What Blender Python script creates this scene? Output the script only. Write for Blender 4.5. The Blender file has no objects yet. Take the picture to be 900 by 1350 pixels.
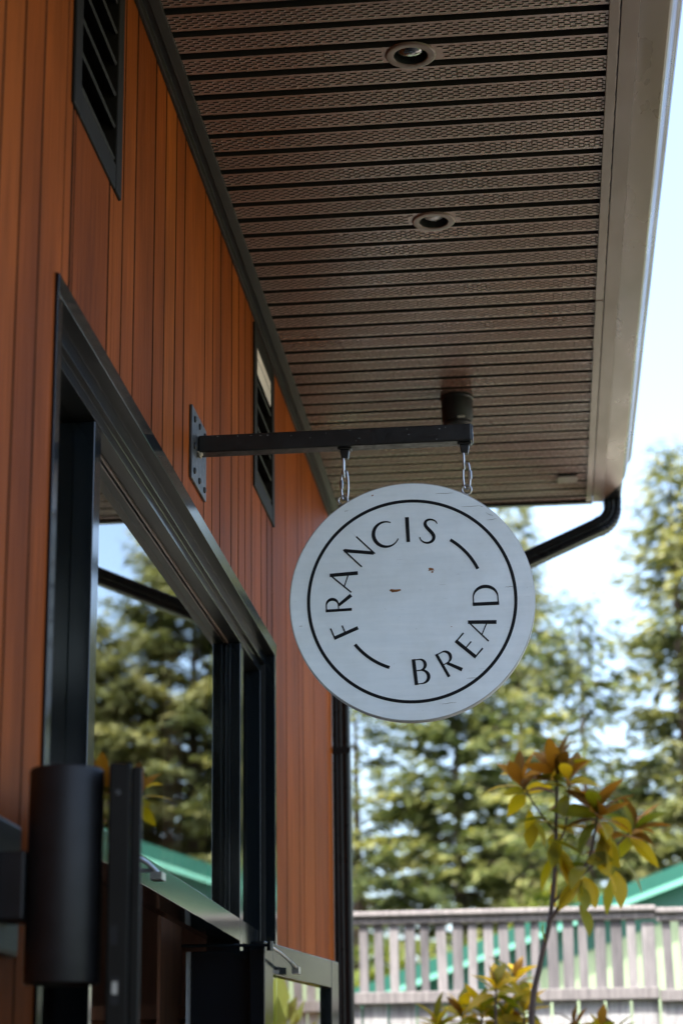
import bpy, bmesh, math, random
import numpy as np
from mathutils import Vector, Matrix

H = 1.45                       # eye height of the camera above the ground; heights below are measured from it
SC = bpy.context.scene
COL = SC.collection
random.seed(7)
rad = math.radians

# ------------------------------------------------------------------ materials
def _nt(name):
    m = bpy.data.materials.new(name); m.use_nodes = True
    nt = m.node_tree; nt.nodes.clear()
    out = nt.nodes.new('ShaderNodeOutputMaterial')
    return m, nt, out

def N(nt, kind, **kw):
    n = nt.nodes.new(kind)
    for k, v in kw.items(): setattr(n, k, v)
    return n

def setin(n, **kw):
    for k, v in kw.items(): n.inputs[k.replace('_', ' ')].default_value = v
    return n

def coords(nt, scale=(1, 1, 1)):
    tc = N(nt, 'ShaderNodeTexCoord'); mp = N(nt, 'ShaderNodeMapping')
    mp.inputs['Scale'].default_value = scale
    nt.links.new(tc.outputs['Object'], mp.inputs['Vector'])
    return mp.outputs['Vector']

def ramp(nt, src, stops):
    r = N(nt, 'ShaderNodeValToRGB')
    e = r.color_ramp.elements
    e[0].position, e[0].color = stops[0][0], stops[0][1]
    e[1].position, e[1].color = stops[-1][0], stops[-1][1]
    for p, c in stops[1:-1]:
        x = e.new(p); x.color = c
    nt.links.new(src, r.inputs['Fac'])
    return r.outputs['Color']

def noise(nt, vec, scale=5, detail=4, rough=.55):
    n = N(nt, 'ShaderNodeTexNoise'); n.inputs['Scale'].default_value = scale
    n.inputs['Detail'].default_value = detail; n.inputs['Roughness'].default_value = rough
    nt.links.new(vec, n.inputs['Vector'])
    return n.outputs['Fac']

def c4(c, k=1.0): return (c[0]*k, c[1]*k, c[2]*k, 1)

def mat(name, col, rough=.5, metal=0, var=.15, nscale=6, stretch=(1, 1, 1), bump=0, bscale=60, spec=.5, rvar=.0, coat=0, crough=.25):
    m, nt, out = _nt(name)
    b = N(nt, 'ShaderNodeBsdfPrincipled')
    v = coords(nt, stretch)
    f = noise(nt, v, nscale, 5)
    nt.links.new(ramp(nt, f, [(.3, c4(col, 1-var)), (.7, c4(col, 1+var))]), b.inputs['Base Color'])
    b.inputs['Roughness'].default_value = rough; b.inputs['Metallic'].default_value = metal
    b.inputs['Specular IOR Level'].default_value = spec
    b.inputs['Coat Weight'].default_value = coat; b.inputs['Coat Roughness'].default_value = crough
    if rvar:
        f2 = noise(nt, v, nscale*2.3, 4)
        mr = N(nt, 'ShaderNodeMapRange'); nt.links.new(f2, mr.inputs['Value'])
        mr.inputs['From Min'].default_value = .3; mr.inputs['From Max'].default_value = .7
        mr.inputs['To Min'].default_value = max(.02, rough-rvar); mr.inputs['To Max'].default_value = min(1, rough+rvar)
        nt.links.new(mr.outputs['Result'], b.inputs['Roughness'])
    if bump:
        f3 = noise(nt, v, bscale, 3)
        bp = N(nt, 'ShaderNodeBump'); bp.inputs['Strength'].default_value = bump; bp.inputs['Distance'].default_value = .002
        nt.links.new(f3, bp.inputs['Height']); nt.links.new(bp.outputs['Normal'], b.inputs['Normal'])
    nt.links.new(b.outputs['BSDF'], out.inputs['Surface'])
    return m

def mix_rgb(nt, fac, a, b, mode='MIX'):
    x = N(nt, 'ShaderNodeMix', data_type='RGBA', blend_type=mode)
    for s, v in ((x.inputs['Factor'], fac), (x.inputs[6], a), (x.inputs[7], b)):
        if hasattr(v, 'is_output'): nt.links.new(v, s)
        else: s.default_value = v
    return x.outputs[2]

def cladding_mat():
    """orange-brown stained tongue-and-groove boards: every board its own tone, fine vertical grain, dusty specks near the joints"""
    m, nt, out = _nt('stained_cladding')
    b = N(nt, 'ShaderNodeBsdfPrincipled')
    at = N(nt, 'ShaderNodeAttribute', attribute_name='tone')
    base = ramp(nt, at.outputs['Fac'], [(0, (.158, .034, .006, 1)), (.5, (.245, .056, .008, 1)), (1, (.325, .082, .011, 1))])
    g = noise(nt, coords(nt, (60, 60, 1.2)), 3, 6, .65)
    grain = ramp(nt, g, [(.3, (.52, .48, .46, 1)), (.70, (1.2, 1.2, 1.2, 1))])
    c = mix_rgb(nt, 1.0, base, grain, 'MULTIPLY')
    w = noise(nt, coords(nt, (2.5, 2.5, .5)), 2.2, 4)
    weather = ramp(nt, w, [(.30, (.64, .62, .63, 1)), (.7, (1.16, 1.15, 1.10, 1))])
    c = mix_rgb(nt, 1.0, c, weather, 'MULTIPLY')
    sp = noise(nt, coords(nt, (1, 1, 1)), 230, 2)
    spots = ramp(nt, sp, [(.70, (0, 0, 0, 1)), (.76, (1, 1, 1, 1))])
    sep = N(nt, 'ShaderNodeMath', operation='MULTIPLY'); nt.links.new(spots, sep.inputs[0]); sep.inputs[1].default_value = .35
    c = mix_rgb(nt, sep.outputs[0], c, (.42, .30, .20, 1))
    nt.links.new(c, b.inputs['Base Color'])
    r = ramp(nt, g, [(.3, (.62,)*3+(1,)), (.7, (.50,)*3+(1,))]); nt.links.new(r, b.inputs['Roughness']); b.inputs['Specular IOR Level'].default_value = .03
    bp = N(nt, 'ShaderNodeBump'); bp.inputs['Strength'].default_value = .25; bp.inputs['Distance'].default_value = .0015
    nt.links.new(g, bp.inputs['Height']); nt.links.new(bp.outputs['Normal'], b.inputs['Normal'])
    nt.links.new(b.outputs['BSDF'], out.inputs['Surface'])
    return m

def sign_mat():
    """white paint on a laminated board: brush streaks, faint plank seams, a few rust-coloured chips and hairline cracks"""
    m, nt, out = _nt('worn_white_paint')
    b = N(nt, 'ShaderNodeBsdfPrincipled')
    v = coords(nt, (1.2, 1, 14))
    s = noise(nt, v, 5, 5, .6)
    c = ramp(nt, s, [(.25, (.685, .755, .805, 1)), (.75, (.775, .83, .87, 1))])
    d = noise(nt, coords(nt, (1, 1, 1)), 4, 5, .7)
    dirt = ramp(nt, d, [(.36, (.90, .89, .87, 1)), (.6, (1, 1, 1, 1))])
    c = mix_rgb(nt, 1.0, c, dirt, 'MULTIPLY')
    # thin horizontal hairlines
    h = noise(nt, coords(nt, (9, 1, 160)), 2.2, 2, .5)
    hair = ramp(nt, h, [(.735, (0, 0, 0, 1)), (.75, (1, 1, 1, 1))])
    hm = N(nt, 'ShaderNodeMath', operation='MULTIPLY'); nt.links.new(hair, hm.inputs[0]); hm.inputs[1].default_value = .45
    c = mix_rgb(nt, hm.outputs[0], c, (.30, .31, .32, 1))
    p = noise(nt, coords(nt, (1, 1, 1)), 120, 2)
    pits = ramp(nt, p, [(.75, (0, 0, 0, 1)), (.79, (1, 1, 1, 1))])
    pm = N(nt, 'ShaderNodeMath', operation='MULTIPLY'); nt.links.new(pits, pm.inputs[0]); pm.inputs[1].default_value = .5
    c = mix_rgb(nt, pm.outputs[0], c, (.36, .35, .33, 1))
    nt.links.new(c, b.inputs['Base Color'])
    b.inputs['Roughness'].default_value = .5
    bp = N(nt, 'ShaderNodeBump'); bp.inputs['Strength'].default_value = .15; bp.inputs['Distance'].default_value = .001
    nt.links.new(s, bp.inputs['Height']); nt.links.new(bp.outputs['Normal'], b.inputs['Normal'])
    nt.links.new(b.outputs['BSDF'], out.inputs['Surface'])
    return m

def glass_mat():
    m, nt, out = _nt('window_glass')
    fr = N(nt, 'ShaderNodeFresnel'); fr.inputs['IOR'].default_value = 8.0
    ge = N(nt, 'ShaderNodeNewGeometry')
    inv = N(nt, 'ShaderNodeMath', operation='SUBTRACT'); inv.inputs[0].default_value = 1; nt.links.new(ge.outputs['Backfacing'], inv.inputs[1])
    mu = N(nt, 'ShaderNodeMath', operation='MULTIPLY'); nt.links.new(fr.outputs[0], mu.inputs[0]); nt.links.new(inv.outputs[0], mu.inputs[1])
    t = N(nt, 'ShaderNodeBsdfTransparent'); t.inputs['Color'].default_value = (.80, .84, .82, 1)
    g = N(nt, 'ShaderNodeBsdfGlossy'); g.inputs['Roughness'].default_value = .006; g.inputs['Color'].default_value = (.97, 1, .99, 1)
    mx = N(nt, 'ShaderNodeMixShader')
    nt.links.new(mu.outputs[0], mx.inputs[0]); nt.links.new(t.outputs[0], mx.inputs[1]); nt.links.new(g.outputs[0], mx.inputs[2])
    nt.links.new(mx.outputs[0], out.inputs['Surface'])
    return m

def leaf_mat(name, lo, mid, hi, trans=.35, rough=.6, nscale=1.3, tint=(1.3, 1.25, .6), gloss=.3):
    m, nt, out = _nt(name)
    at = N(nt, 'ShaderNodeAttribute', attribute_name='tone')
    c1 = ramp(nt, at.outputs['Fac'], [(0, c4(lo)), (.5, c4(mid)), (1, c4(hi))])
    b = N(nt, 'ShaderNodeBsdfPrincipled'); b.inputs['Roughness'].default_value = rough
    b.inputs['Specular IOR Level'].default_value = gloss
    nt.links.new(c1, b.inputs['Base Color'])
    t = N(nt, 'ShaderNodeBsdfTranslucent')
    nt.links.new(mix_rgb(nt, 1.0, c1, c4(tint), 'MULTIPLY'), t.inputs['Color'])
    mx = N(nt, 'ShaderNodeMixShader'); mx.inputs[0].default_value = trans
    nt.links.new(b.outputs[0], mx.inputs[1]); nt.links.new(t.outputs[0], mx.inputs[2])
    nt.links.new(mx.outputs[0], out.inputs['Surface'])
    return m

def wood_grey(name, lo, hi):
    m, nt, out = _nt(name)
    b = N(nt, 'ShaderNodeBsdfPrincipled'); b.inputs['Roughness'].default_value = .8
    at = N(nt, 'ShaderNodeAttribute', attribute_name='tone')
    base = ramp(nt, at.outputs['Fac'], [(0, c4(lo)), (1, c4(hi))])
    g = noise(nt, coords(nt, (14, 14, 1.2)), 4, 6, .7)
    c = mix_rgb(nt, 1.0, base, ramp(nt, g, [(.3, (.48, .47, .48, 1)), (.66, (1.18, 1.16, 1.14, 1))]), 'MULTIPLY')
    nt.links.new(c, b.inputs['Base Color'])
    nt.links.new(b.outputs[0], out.inputs['Surface'])
    return m

M = {}
M['clad'] = cladding_mat()
M['joint'] = mat('dirty_board_joint', (.045, .014, .005), .8, 0, .5, 40, (1, 1, .2), spec=.1)
M['soffit'] = mat('brown_soffit_metal', (.180, .090, .061), .33, 0, .22, 1.6, bump=.05, rvar=.09, spec=.7)
M['slot_groove_dark'] = mat('soffit_slot_and_groove_shade', (.016, .012, .010), .9, var=.1)
M['brown_trim'] = mat('brown_trim_metal', (.115, .066, .048), .36, 0, .14, 4, (1, .4, 1), bump=.04, rvar=.06, spec=.5)
M['bronze_trim'] = mat('dark_bronze_trim', (.016, .012, .009), .5, 0, .2, 6, (1, .3, 1), spec=.15)
M['gutter'] = mat('brown_gutter_metal', (.112, .066, .048), .30, 0, .25, 3, (1, .35, 1), bump=.04, rvar=.08, spec=.55)
M['downspout'] = mat('black_downspout_metal', (.008, .009, .010), .30, 0, .2, 9, rvar=.05, spec=.22)
M['black'] = mat('black_window_metal', (.005, .007, .009), .10, 0, .0, 10, spec=.42)
M['black_dull'] = mat('dull_black_window_metal', (.006, .0055, .005), .35, 0, .2, 10, spec=.12)
M['black_matte'] = mat('matte_black_powder_coat', (.010, .010, .011), .48, 0, .3, 20, bump=.1, bscale=400, spec=.3)
M['steel_paint'] = mat('scuffed_black_steel_paint', (.009, .0085, .0085), .42, 0, .35, 25, bump=.2, bscale=120, rvar=.12, spec=.4)
M['plate'] = mat('grey_black_steel_plate', (.040, .041, .042), .42, .3, .25, 30, rvar=.1)
M['liner'] = mat('grey_jamb_liner', (.20, .22, .24), .4, 0, .1, 10)
M['scuff'] = mat('bare_metal_scuff', (.16, .16, .155), .5, .3, .3, 60)
M['zinc'] = mat('zinc_hardware', (.32, .32, .32), .34, 1, .15, 60)
M['weld'] = mat('pale_weld_bead', (.35, .30, .22), .6, .2, .4, 90, bump=.4)
M['sign'] = sign_mat()
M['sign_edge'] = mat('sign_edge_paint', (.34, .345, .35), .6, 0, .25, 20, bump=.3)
M['ink'] = mat('black_sign_paint', (.007, .008, .010), .6, 0, .3, 40, spec=.15)
M['rust'] = mat('rust_chip', (.23, .085, .025), .8, 0, .4, 160)
M['crack'] = mat('dark_wood_crack', (.09, .085, .08), .9, 0, .4, 160)
M['glass'] = glass_mat()
M['vent'] = mat('dark_brown_vent_wood', (.010, .0075, .0055), .65, 0, .25, 12, (1, .3, 1), bump=.1, spec=.12)
M['void'] = mat('dark_cavity_lining', (.008, .008, .008), .9)
M['pale'] = mat('pale_vent_backing', (.62, .54, .48), .7)
M['interior'] = mat('dark_stained_interior', (.20, .075, .035), .6, 0, .3, 3, (8, 8, .6))
M['interior_plain'] = mat('dim_interior_plaster', (.45, .33, .22), .8)
M['roofing'] = mat('dark_roof_shingle', (.05, .048, .046), .9, 0, .3, 20)
M['lens'] = mat('frosted_lamp_lens', (.35, .34, .32), .18, 0, .2, 12, coat=.6)
M['dark_lens'] = mat('dark_bulb_glass', (.03, .03, .03), .12, 0, .5, 40, bump=.3, bscale=90, spec=1, coat=.6)
M['reflector'] = mat('lamp_reflector_chrome', (.30, .30, .30), .22, .9, .2, 12)
M['glint'] = mat('pale_lamp_glint', (.55, .53, .50), .4)
M['fence'] = wood_grey('weathered_fence_wood', (.125, .120, .128), (.24, .230, .237))
M['fence_rail'] = wood_grey('weathered_rail_wood', (.165, .156, .16), (.27, .255, .255))
M['fence_board'] = wood_grey('pale_weathered_boards', (.30, .30, .31), (.42, .43, .44))
M['shed_wall'] = mat('pale_green_siding', (.235, .31, .19), .6, 0, .08, 3)
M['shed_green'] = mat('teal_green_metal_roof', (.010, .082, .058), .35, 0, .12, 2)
M['shed_trim'] = mat('light_teal_trim', (.13, .36, .28), .4, 0, .08, 3)
M['bark'] = mat('conifer_bark', (.085, .062, .048), .9, 0, .4, 14, (1, 1, .25), bump=.4, bscale=18)
M['stem'] = mat('dark_plant_stem', (.050, .032, .026), .7, 0, .3, 40)
M['needle'] = leaf_mat('conifer_needles', (.030, .048, .019), (.112, .142, .052), (.30, .305, .118), .38, .75, tint=(1.25, 1.2, .6), gloss=.15)
M['pale_needle'] = leaf_mat('lightened_conifer_needles', (.055, .075, .034), (.185, .205, .095), (.40, .39, .19), .40, .75, tint=(1.25, 1.2, .6), gloss=.15)  # lighter copy of the needles: brighter reflection and haze put into the colour
M['shrub'] = leaf_mat('bright_shrub_leaves', (.06, .09, .018), (.14, .17, .030), (.26, .27, .055), .35, .6)
M['mag'] = leaf_mat('glossy_green_leaf', (.050, .072, .012), (.135, .142, .016), (.28, .225, .020), .45, .42, tint=(2.7, 2.0, .25), gloss=.15)
M['bronze'] = leaf_mat('bronze_young_leaf', (.055, .040, .010), (.115, .074, .014), (.205, .135, .020), .45, .42, tint=(2.3, 1.3, .4), gloss=.12)
M['bloom'] = leaf_mat('yellow_young_leaf', (.40, .28, .015), (.52, .36, .02), (.62, .44, .03), .45, .5, tint=(1.4, 1.2, .4))
M['grass'] = mat('lawn_grass', (.070, .105, .028), .9, 0, .4, 8, bump=.6, bscale=60)
M['paving'] = mat('pale_gravel', (.56, .49, .42), .85, 0, .15, 3, bump=.2, bscale=40)
M['asphalt'] = mat('dark_asphalt', (.05, .05, .052), .9, 0, .3, 14, bump=.4, bscale=120)
M['earth'] = mat('dry_meadow_ground', (.14, .13, .07), .95, 0, .4, 1.5)

# ------------------------------------------------------------------ geometry helpers
class MB:
    """collects shapes in camera-height coordinates, then links them as ONE mesh object"""
    def __init__(s): s.v = []; s.f = []; s.mi = []; s.tone = []
    def add(s, vs, fs, mi=0, tone=.5):
        o = len(s.v); s.v += [tuple(p) for p in vs]
        for f in fs: s.f.append([i+o for i in f]); s.mi.append(mi); s.tone.append(tone)
        return s
    def box(s, x0, x1, y0, y1, z0, z1, mi=0, tone=.5, mtx=None):
        vs = [Vector((x, y, z)) for z in (z0, z1) for y in (y0, y1) for x in (x0, x1)]
        if mtx is not None: vs = [mtx @ p for p in vs]
        return s.add(vs, [(0, 2, 3, 1), (4, 5, 7, 6), (0, 1, 5, 4), (2, 6, 7, 3), (0, 4, 6, 2), (1, 3, 7, 5)], mi, tone)
    def prism(s, prof, y0, y1, mi=0, tone=.5, yend=None):
        """closed (x,z) outline swept along Y; yend(x,z) may skew the far end"""
        n = len(prof)
        a = [(x, y0, z) for x, z in prof]; b = [(x, yend(x, z) if yend else y1, z) for x, z in prof]
        ar = sum(prof[i][0]*prof[(i+1) % n][1]-prof[(i+1) % n][0]*prof[i][1] for i in range(n))
        fs = [(i, (i+1) % n, (i+1) % n+n, i+n) for i in range(n)]
        caps = [tuple(range(n))[::-1], tuple(range(n, 2*n))]
        if ar > 0: fs = [f[::-1] for f in fs]; caps = [c[::-1] for c in caps]
        return s.add(a+b, fs+caps, mi, tone)
    def lathe(s, prof, mtx, seg=32, mi=0, closed=False, tone=.5):
        """(r,h) outline turned about local Z, placed by mtx"""
        vs, n = [], len(prof)
        for r, h in prof:
            for k in range(seg):
                t = 2*math.pi*k/seg; vs.append(mtx @ Vector((r*math.cos(t), r*math.sin(t), h)))
        fs = []
        for i in range(n if closed else n-1):
            j = (i+1) % n
            for k in range(seg):
                k2 = (k+1) % seg; fs.append((i*seg+k, i*seg+k2, j*seg+k2, j*seg+k))
        if not closed:
            if prof[0][0] > 1e-6: fs.append(tuple(range(seg))[::-1])
            if prof[-1][0] > 1e-6: fs.append(tuple((n-1)*seg+k for k in range(seg)))
        return s.add(vs, fs, mi, tone)
    def tube(s, pts, r, seg=10, mi=0, closed=False, cap=True, tone=.5):
        pts = [Vector(p) for p in pts]; n = len(pts)
        rs = r if isinstance(r, (list, tuple)) else [r]*n
        vs = []; up = None
        for i, p in enumerate(pts):
            if closed: t = pts[(i+1) % n]-pts[i-1]
            else: t = pts[min(i+1, n-1)]-pts[max(i-1, 0)]
            t.normalize()
            if up is None:
                up = Vector((0, 0, 1)) if abs(t.z) < .9 else Vector((1, 0, 0))
            a = up-t*up.dot(t); a.normalize(); up = a; b = t.cross(a)
            for k in range(seg):
                w = 2*math.pi*k/seg; vs.append(p+(a*math.cos(w)+b*math.sin(w))*rs[i])
        fs = []
        for i in range(n if closed else n-1):
            j = (i+1) % n
            for k in range(seg):
                k2 = (k+1) % seg; fs.append((i*seg+k, i*seg+k2, j*seg+k2, j*seg+k))
        if cap and not closed: fs += [tuple(range(seg))[::-1], tuple((n-1)*seg+k for k in range(seg))]
        return s.add(vs, fs, mi, tone)
    def build(s, name, mats, parent=None, bevel=0, smooth=False, seg=2, local=False):
        me = bpy.data.meshes.new(name)
        off = Vector((0, 0, 0)) if local else Vector((0, 0, H))-BASE.get(parent.name if parent else None, Vector((0, 0, 0)))
        me.from_pydata([tuple(Vector(p)+off) for p in s.v], [], s.f)
        mats = mats if isinstance(mats, (list, tuple)) else [mats]
        for m in mats: me.materials.append(m)
        me.polygons.foreach_set('material_index', s.mi)
        a = me.attributes.new('tone', 'FLOAT', 'FACE'); a.data.foreach_set('value', s.tone)
        if smooth: me.polygons.foreach_set('use_smooth', [True]*len(s.f))
        me.update()
        o = bpy.data.objects.new(name, me); COL.objects.link(o)
        if parent:
            o.parent = parent; BASE[o.name] = BASE.get(parent.name, Vector((0, 0, 0)))
        if bevel:
            b = o.modifiers.new('Bevel', 'BEVEL'); b.width = bevel; b.segments = seg; b.limit_method = 'ANGLE'; b.angle_limit = rad(35)
            b.harden_normals = False
        if smooth:
            try:
                me.set_sharp_from_angle(angle=rad(38))
            except Exception: pass
        return o

BASE = {}
def tag(o, label=None, cat=None, group=None, kind=None):
    if label: o['label'] = label
    if cat: o['category'] = cat
    if group: o['group'] = group
    if kind: o['kind'] = kind
    return o
def thing(name, label, cat, loc=(0, 0, 0), group=None):
    o = bpy.data.objects.new(name, None); COL.objects.link(o)
    o.empty_display_size = .1
    o.location = (loc[0], loc[1], loc[2]+H); BASE[o.name] = Vector(o.location)
    return tag(o, label, cat, group)

# ------------------------------------------------------------------ ground
g = MB(); g.add([(-160, -80, -H), (160, -80, -H), (160, 220, -H), (-160, 220, -H)], [(0, 1, 2, 3)])
tag(g.build('ground', M['earth']), kind='structure')
g = MB(); g.add([(-14, -20, -H+.004), (16, -20, -H+.004), (16, 30, -H+.004), (-14, 30, -H+.004)], [(0, 1, 2, 3)])
tag(g.build('lawn', M['grass']), kind='structure')
g = MB(); g.box(-.86, 4.5, -9, 7.28, -H-.1, -H+.05)
tag(g.build('unseen_path', M['asphalt'], bevel=.01), kind='structure')  # unseen dark surface added to keep ground bounce off the near soffit
g = MB(); g.add([(.1, 7.3, -H+.008), (11, 7.3, -H+.008), (11, 21.5, -H+.008), (.1, 21.5, -H+.008)], [(0, 1, 2, 3)])
tag(g.build('unseen_bounce_yard', M['paving']), kind='structure')  # unseen pale surface shaped to bounce sunlight up to the far soffit

# ------------------------------------------------------------------ the shop building
XW = -.83                      # face of the cladding
SOF = 2.44                     # soffit height over the camera
YE = 7.95                      # far end of the eave
shop = thing('shop_building', 'orange timber-clad shop front with deep brown soffit and black framed window', 'building', (XW, 4.7, -H))

# cladding boards, split round the window opening
WY0, WY1, WZ0, WZ1 = 3.330, 6.205, -.51, 1.455
VENTS = [(3.365, 3.800, 1.862, 2.395), (5.770, 6.230, 1.862, 2.395)]
HOLES = [(WY0, WY1, WZ0, WZ1)]+[(a+.045, b-.045, c+.045, d-.045) for a, b, c, d in VENTS]
edges = [3.03, 3.162, 3.388, 3.716, 3.848, 3.972, 4.192, 4.321, 4.458, 4.582, 4.888, 5.018, 5.148, 5.349, 5.482, 5.612, 5.742, 5.95, 6.08,
         6.21, 6.55, 6.89, 7.02, 7.36, 7.80, 8.0]
y = 3.03; rnd = random.Random(3)
while y > -5.9:
    y -= rnd.choice([.13, .13, .21, .13, .22, .33]); edges.insert(0, y)
wall = MB(); tr = random.Random(11)
GAP, T = .0085, .022
def board(y0, y1, z0, z1, tone, e=.004):
    # a board with eased long edges
    prof = [(XW-T, y0), (XW-e, y0), (XW, y0+e), (XW, y1-e), (XW-e, y1), (XW-T, y1)]
    n = len(prof)
    vs = [(x, yy, z0) for x, yy in prof]+[(x, yy, z1) for x, yy in prof]
    fs = [(i, (i+1) % n, (i+1) % n+n, i+n)[::-1] for i in range(n)]+[tuple(range(n)), tuple(range(n, 2*n))[::-1]]
    wall.add(vs, [fs[2]]+fs[5:], 0, tone); wall.add(vs, [fs[0], fs[1], fs[3], fs[4]], 2, tone)
for a, b in zip(edges[:-1], edges[1:]):
    t = min(1, max(0, tr.gauss(.5, .24))); e_ = tr.choice([.0010, .0018, .003, .0045]); a2, b2 = a+GAP/2, b-GAP/2
    cuts = sorted({a2, b2, *[c for h in HOLES for c in h[:2] if a2+.004 < c < b2-.004]})
    for y0, y1 in zip(cuts[:-1], cuts[1:]):
        z = -H+.07
        for h in sorted((h for h in HOLES if h[0]-.001 <= (y0+y1)/2 <= h[1]+.001), key=lambda h: h[2]):
            board(y0, y1, z, h[2], t, e_); z = h[3]
        board(y0, y1, z, 2.47, t, e_)
# solid backing behind the boards (dark joints), with the window opening left free
ys = sorted({-5.9, 7.995, *[c for h in HOLES for c in h[:2]]})
for y0, y1 in zip(ys[:-1], ys[1:]):
    z = -H
    for h in sorted((h for h in HOLES if h[0]-.001 <= (y0+y1)/2 <= h[1]+.001), key=lambda h: h[2]):
        wall.box(XW-.16, XW-T-.002, y0, y1, z, h[2], 1); z = h[3]
    wall.box(XW-.16, XW-T-.002, y0, y1, z, 2.6, 1)
wall.build('wall', [M['clad'], M['void'], M['joint']], shop)
# the far end wall of the building
ew = MB(); k = 0; x = XW-T-.004
while x > -7.5:
    w = rnd.choice([.13, .2, .13, .3]); ew.box(x-w+.006, x, 7.997, 8.012, -H+.07, 3.2, 0, rnd.random()); x -= w
ew.box(-7.6, XW-.03, 7.90, 7.994, -H, 3.2, 1)
ew.build('end_wall', [M['clad'], M['void']], shop)
bw = MB(); bw.box(-7.6, -7.5, -5.9, 7.9, -H, 2.6); bw.box(-7.5, XW-.2, -5.98, -5.9, -H, 3.0)
bw.build('rear_wall', M['clad'], shop)

# interior seen below the transom
it = MB(); it.box(-4.2, -4.1, 0, 7.85, -H, 2.4, 1); it.box(-4.1, -1.0, 7.0, 7.1, -H, 2.4, 0); it.box(-4.1, -1.0, .1, 7.0, 2.40, 2.42, 1)
it.box(-4.1, -1.0, .1, 7.0, -H+.01, -H+.03, 1)
it.box(-2.6, -1.05, 6.2, 6.6, -H+.03, .32, 0); it.box(-2.65, -1.03, 6.15, 6.65, .32, .36, 0)
it.build('interior', [M['interior'], M['interior_plain']], shop)

# soffit: 4 inch v-groove panels with lanced vent slots, holes for the recessed lights
LIGHTS = [(-.238, 4.285), (-.237, 5.214)]
X0, X1 = -.83, .252
P, GW, GD = .1018, .028, .032
sof = MB()
def strip(ya, za, yb, zb, mi=0):
    cuts = [ya, yb]
    for lx, ly in LIGHTS:
        for c in (ly-.040, ly+.040):
            if ya < c < yb: cuts.append(c)
    cuts = sorted(set(cuts))
    def zz(v): return za if yb == ya else za+(zb-za)*(v-ya)/(yb-ya)
    if ya == yb: cuts = [ya, yb]
    for c, d in zip(cuts[:-1], cuts[1:]) if ya != yb else [(ya, yb)]:
        spans = [(X0, X1)]
        for lx, ly in LIGHTS:
            if abs((c+d)/2-ly) < .0401: spans = [(X0, lx-.040), (lx+.040, X1)]
        for s0, s1 in spans:
            z0, z1 = (zz(c), zz(d)) if ya != yb else (za, zb)
            sof.add([(s0, c, z0), (s1, c, z0), (s1, d, z1), (s0, d, z1)], [(3, 2, 1, 0)], mi)
def lance(x, y, w, d, h, z):
    # slit opening towards the viewer with a drooping lip
    vs = [(x-w/2, y-d*.35, z-.0004), (x+w/2, y-d*.35, z-.0004), (x+w*.40, y, z-h), (x-w*.40, y, z-h), (x+w/2, y+d*.65, z-.0004), (x-w/2, y+d*.65, z-.0004)]
    sof.add(vs, [(3, 2, 1, 0)], 1); sof.add([vs[3], vs[2], vs[4], vs[5]], [(3, 2, 1, 0)], 0)
    sof.add([vs[0], vs[3], vs[5]], [(0, 1, 2)], 0); sof.add([vs[1], vs[4], vs[2]], [(0, 1, 2)], 0)
g0 = 4.127-P*90                # a groove is centred here
k = 0
while True:
    yc = g0+k*P; k += 1
    if yc < -5.8: continue
    if yc > YE: break
    a, b = yc-GW/2, yc+GW/2
    strip(a, SOF, a+.002, SOF+GD, 1); strip(a+.002, SOF+GD, b-.002, SOF+GD, 1); strip(b-.002, SOF+GD, b, SOF, 1)  # groove walls and ceiling coloured dark for the deep shade inside them
    nx = min(YE, yc+P-GW/2); t0_, t1_ = random.Random(k*7+1).uniform(-.0012, .0008), random.Random(k*7+2).uniform(-.0012, .0008); strip(b, SOF+t0_, nx, SOF+t1_)
    if yc > 2.9:
        rows = 6; r2 = random.Random(k)
        for j in range(rows):
            yy = b+.008+(P-GW-.016)*(j+.5)/rows
            if yy > YE-.01: break
            xx = X0+.03+(0 if j % 2 else .0135)
            while xx < X1-.02:
                if all(math.hypot(xx-lx, yy-ly) > .074 for lx, ly in LIGHTS):
                    lance(xx+r2.uniform(-.001, .001), yy, .0170, .0075, .0018, SOF+t0_+(t1_-t0_)*(yy-b)/(P-GW))
                xx += .027
sof.build('soffit', [M['soffit'], M['slot_groove_dark']], shop)
# mouldings round the soffit
tm = MB(); tw = MB()
tw.prism([(XW+.0005, 2.408), (XW+.010, 2.408), (XW+.010, 2.433), (XW+.026, 2.433), (XW+.026, 2.426), (XW+.050, 2.429), (XW+.050, 2.4385), (XW+.0005, 2.4385)], -5.8, YE)
tm.prism([(.226, 2.4385), (.226, 2.431), (.250, 2.431), (.2505, 2.4385)], -5.8, 5.83)
tm.prism([(.2265, 2.4385), (.2265, 2.4305), (.250, 2.4305), (.2505, 2.4385)], 5.835, YE-.002)
tm.build('soffit_trim', M['brown_trim'], shop, bevel=.0012)
tw.build('wall_trim', M['bronze_trim'], shop, bevel=.0012)
# fascia, end cap, gutter
fa = MB(); fa.prism([(.2545, 2.437), (.2965, 2.437), (.2965, 2.60), (.288, 2.60), (.288, 2.447), (.262, 2.447), (.262, 2.60), (.2545, 2.60)], -5.8, YE+.03)
fa.build('fascia', M['brown_trim'], shop, bevel=.001)
ec = MB(); ec.box(XW-.02, .253, YE+.001, YE+.03, SOF-.012, SOF+.16)
ec.build('rake_edge', M['downspout'], shop, bevel=.003)
gu = MB()
gprof = [(.2985, 2.450), (.3640, 2.450), (.3668, 2.4512), (.3785, 2.4635), (.3795, 2.4655), (.3890, 2.4930), (.3900, 2.4990), (.3925, 2.5030), (.4000, 2.5060),
         (.4055, 2.5200), (.4072, 2.5450), (.4070, 2.566), (.396, 2.566), (.396, 2.545), (.392, 2.520),
         (.386, 2.500), (.372, 2.468), (.362, 2.458), (.303, 2.458), (.303, 2.570), (.2985, 2.570)]
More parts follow.
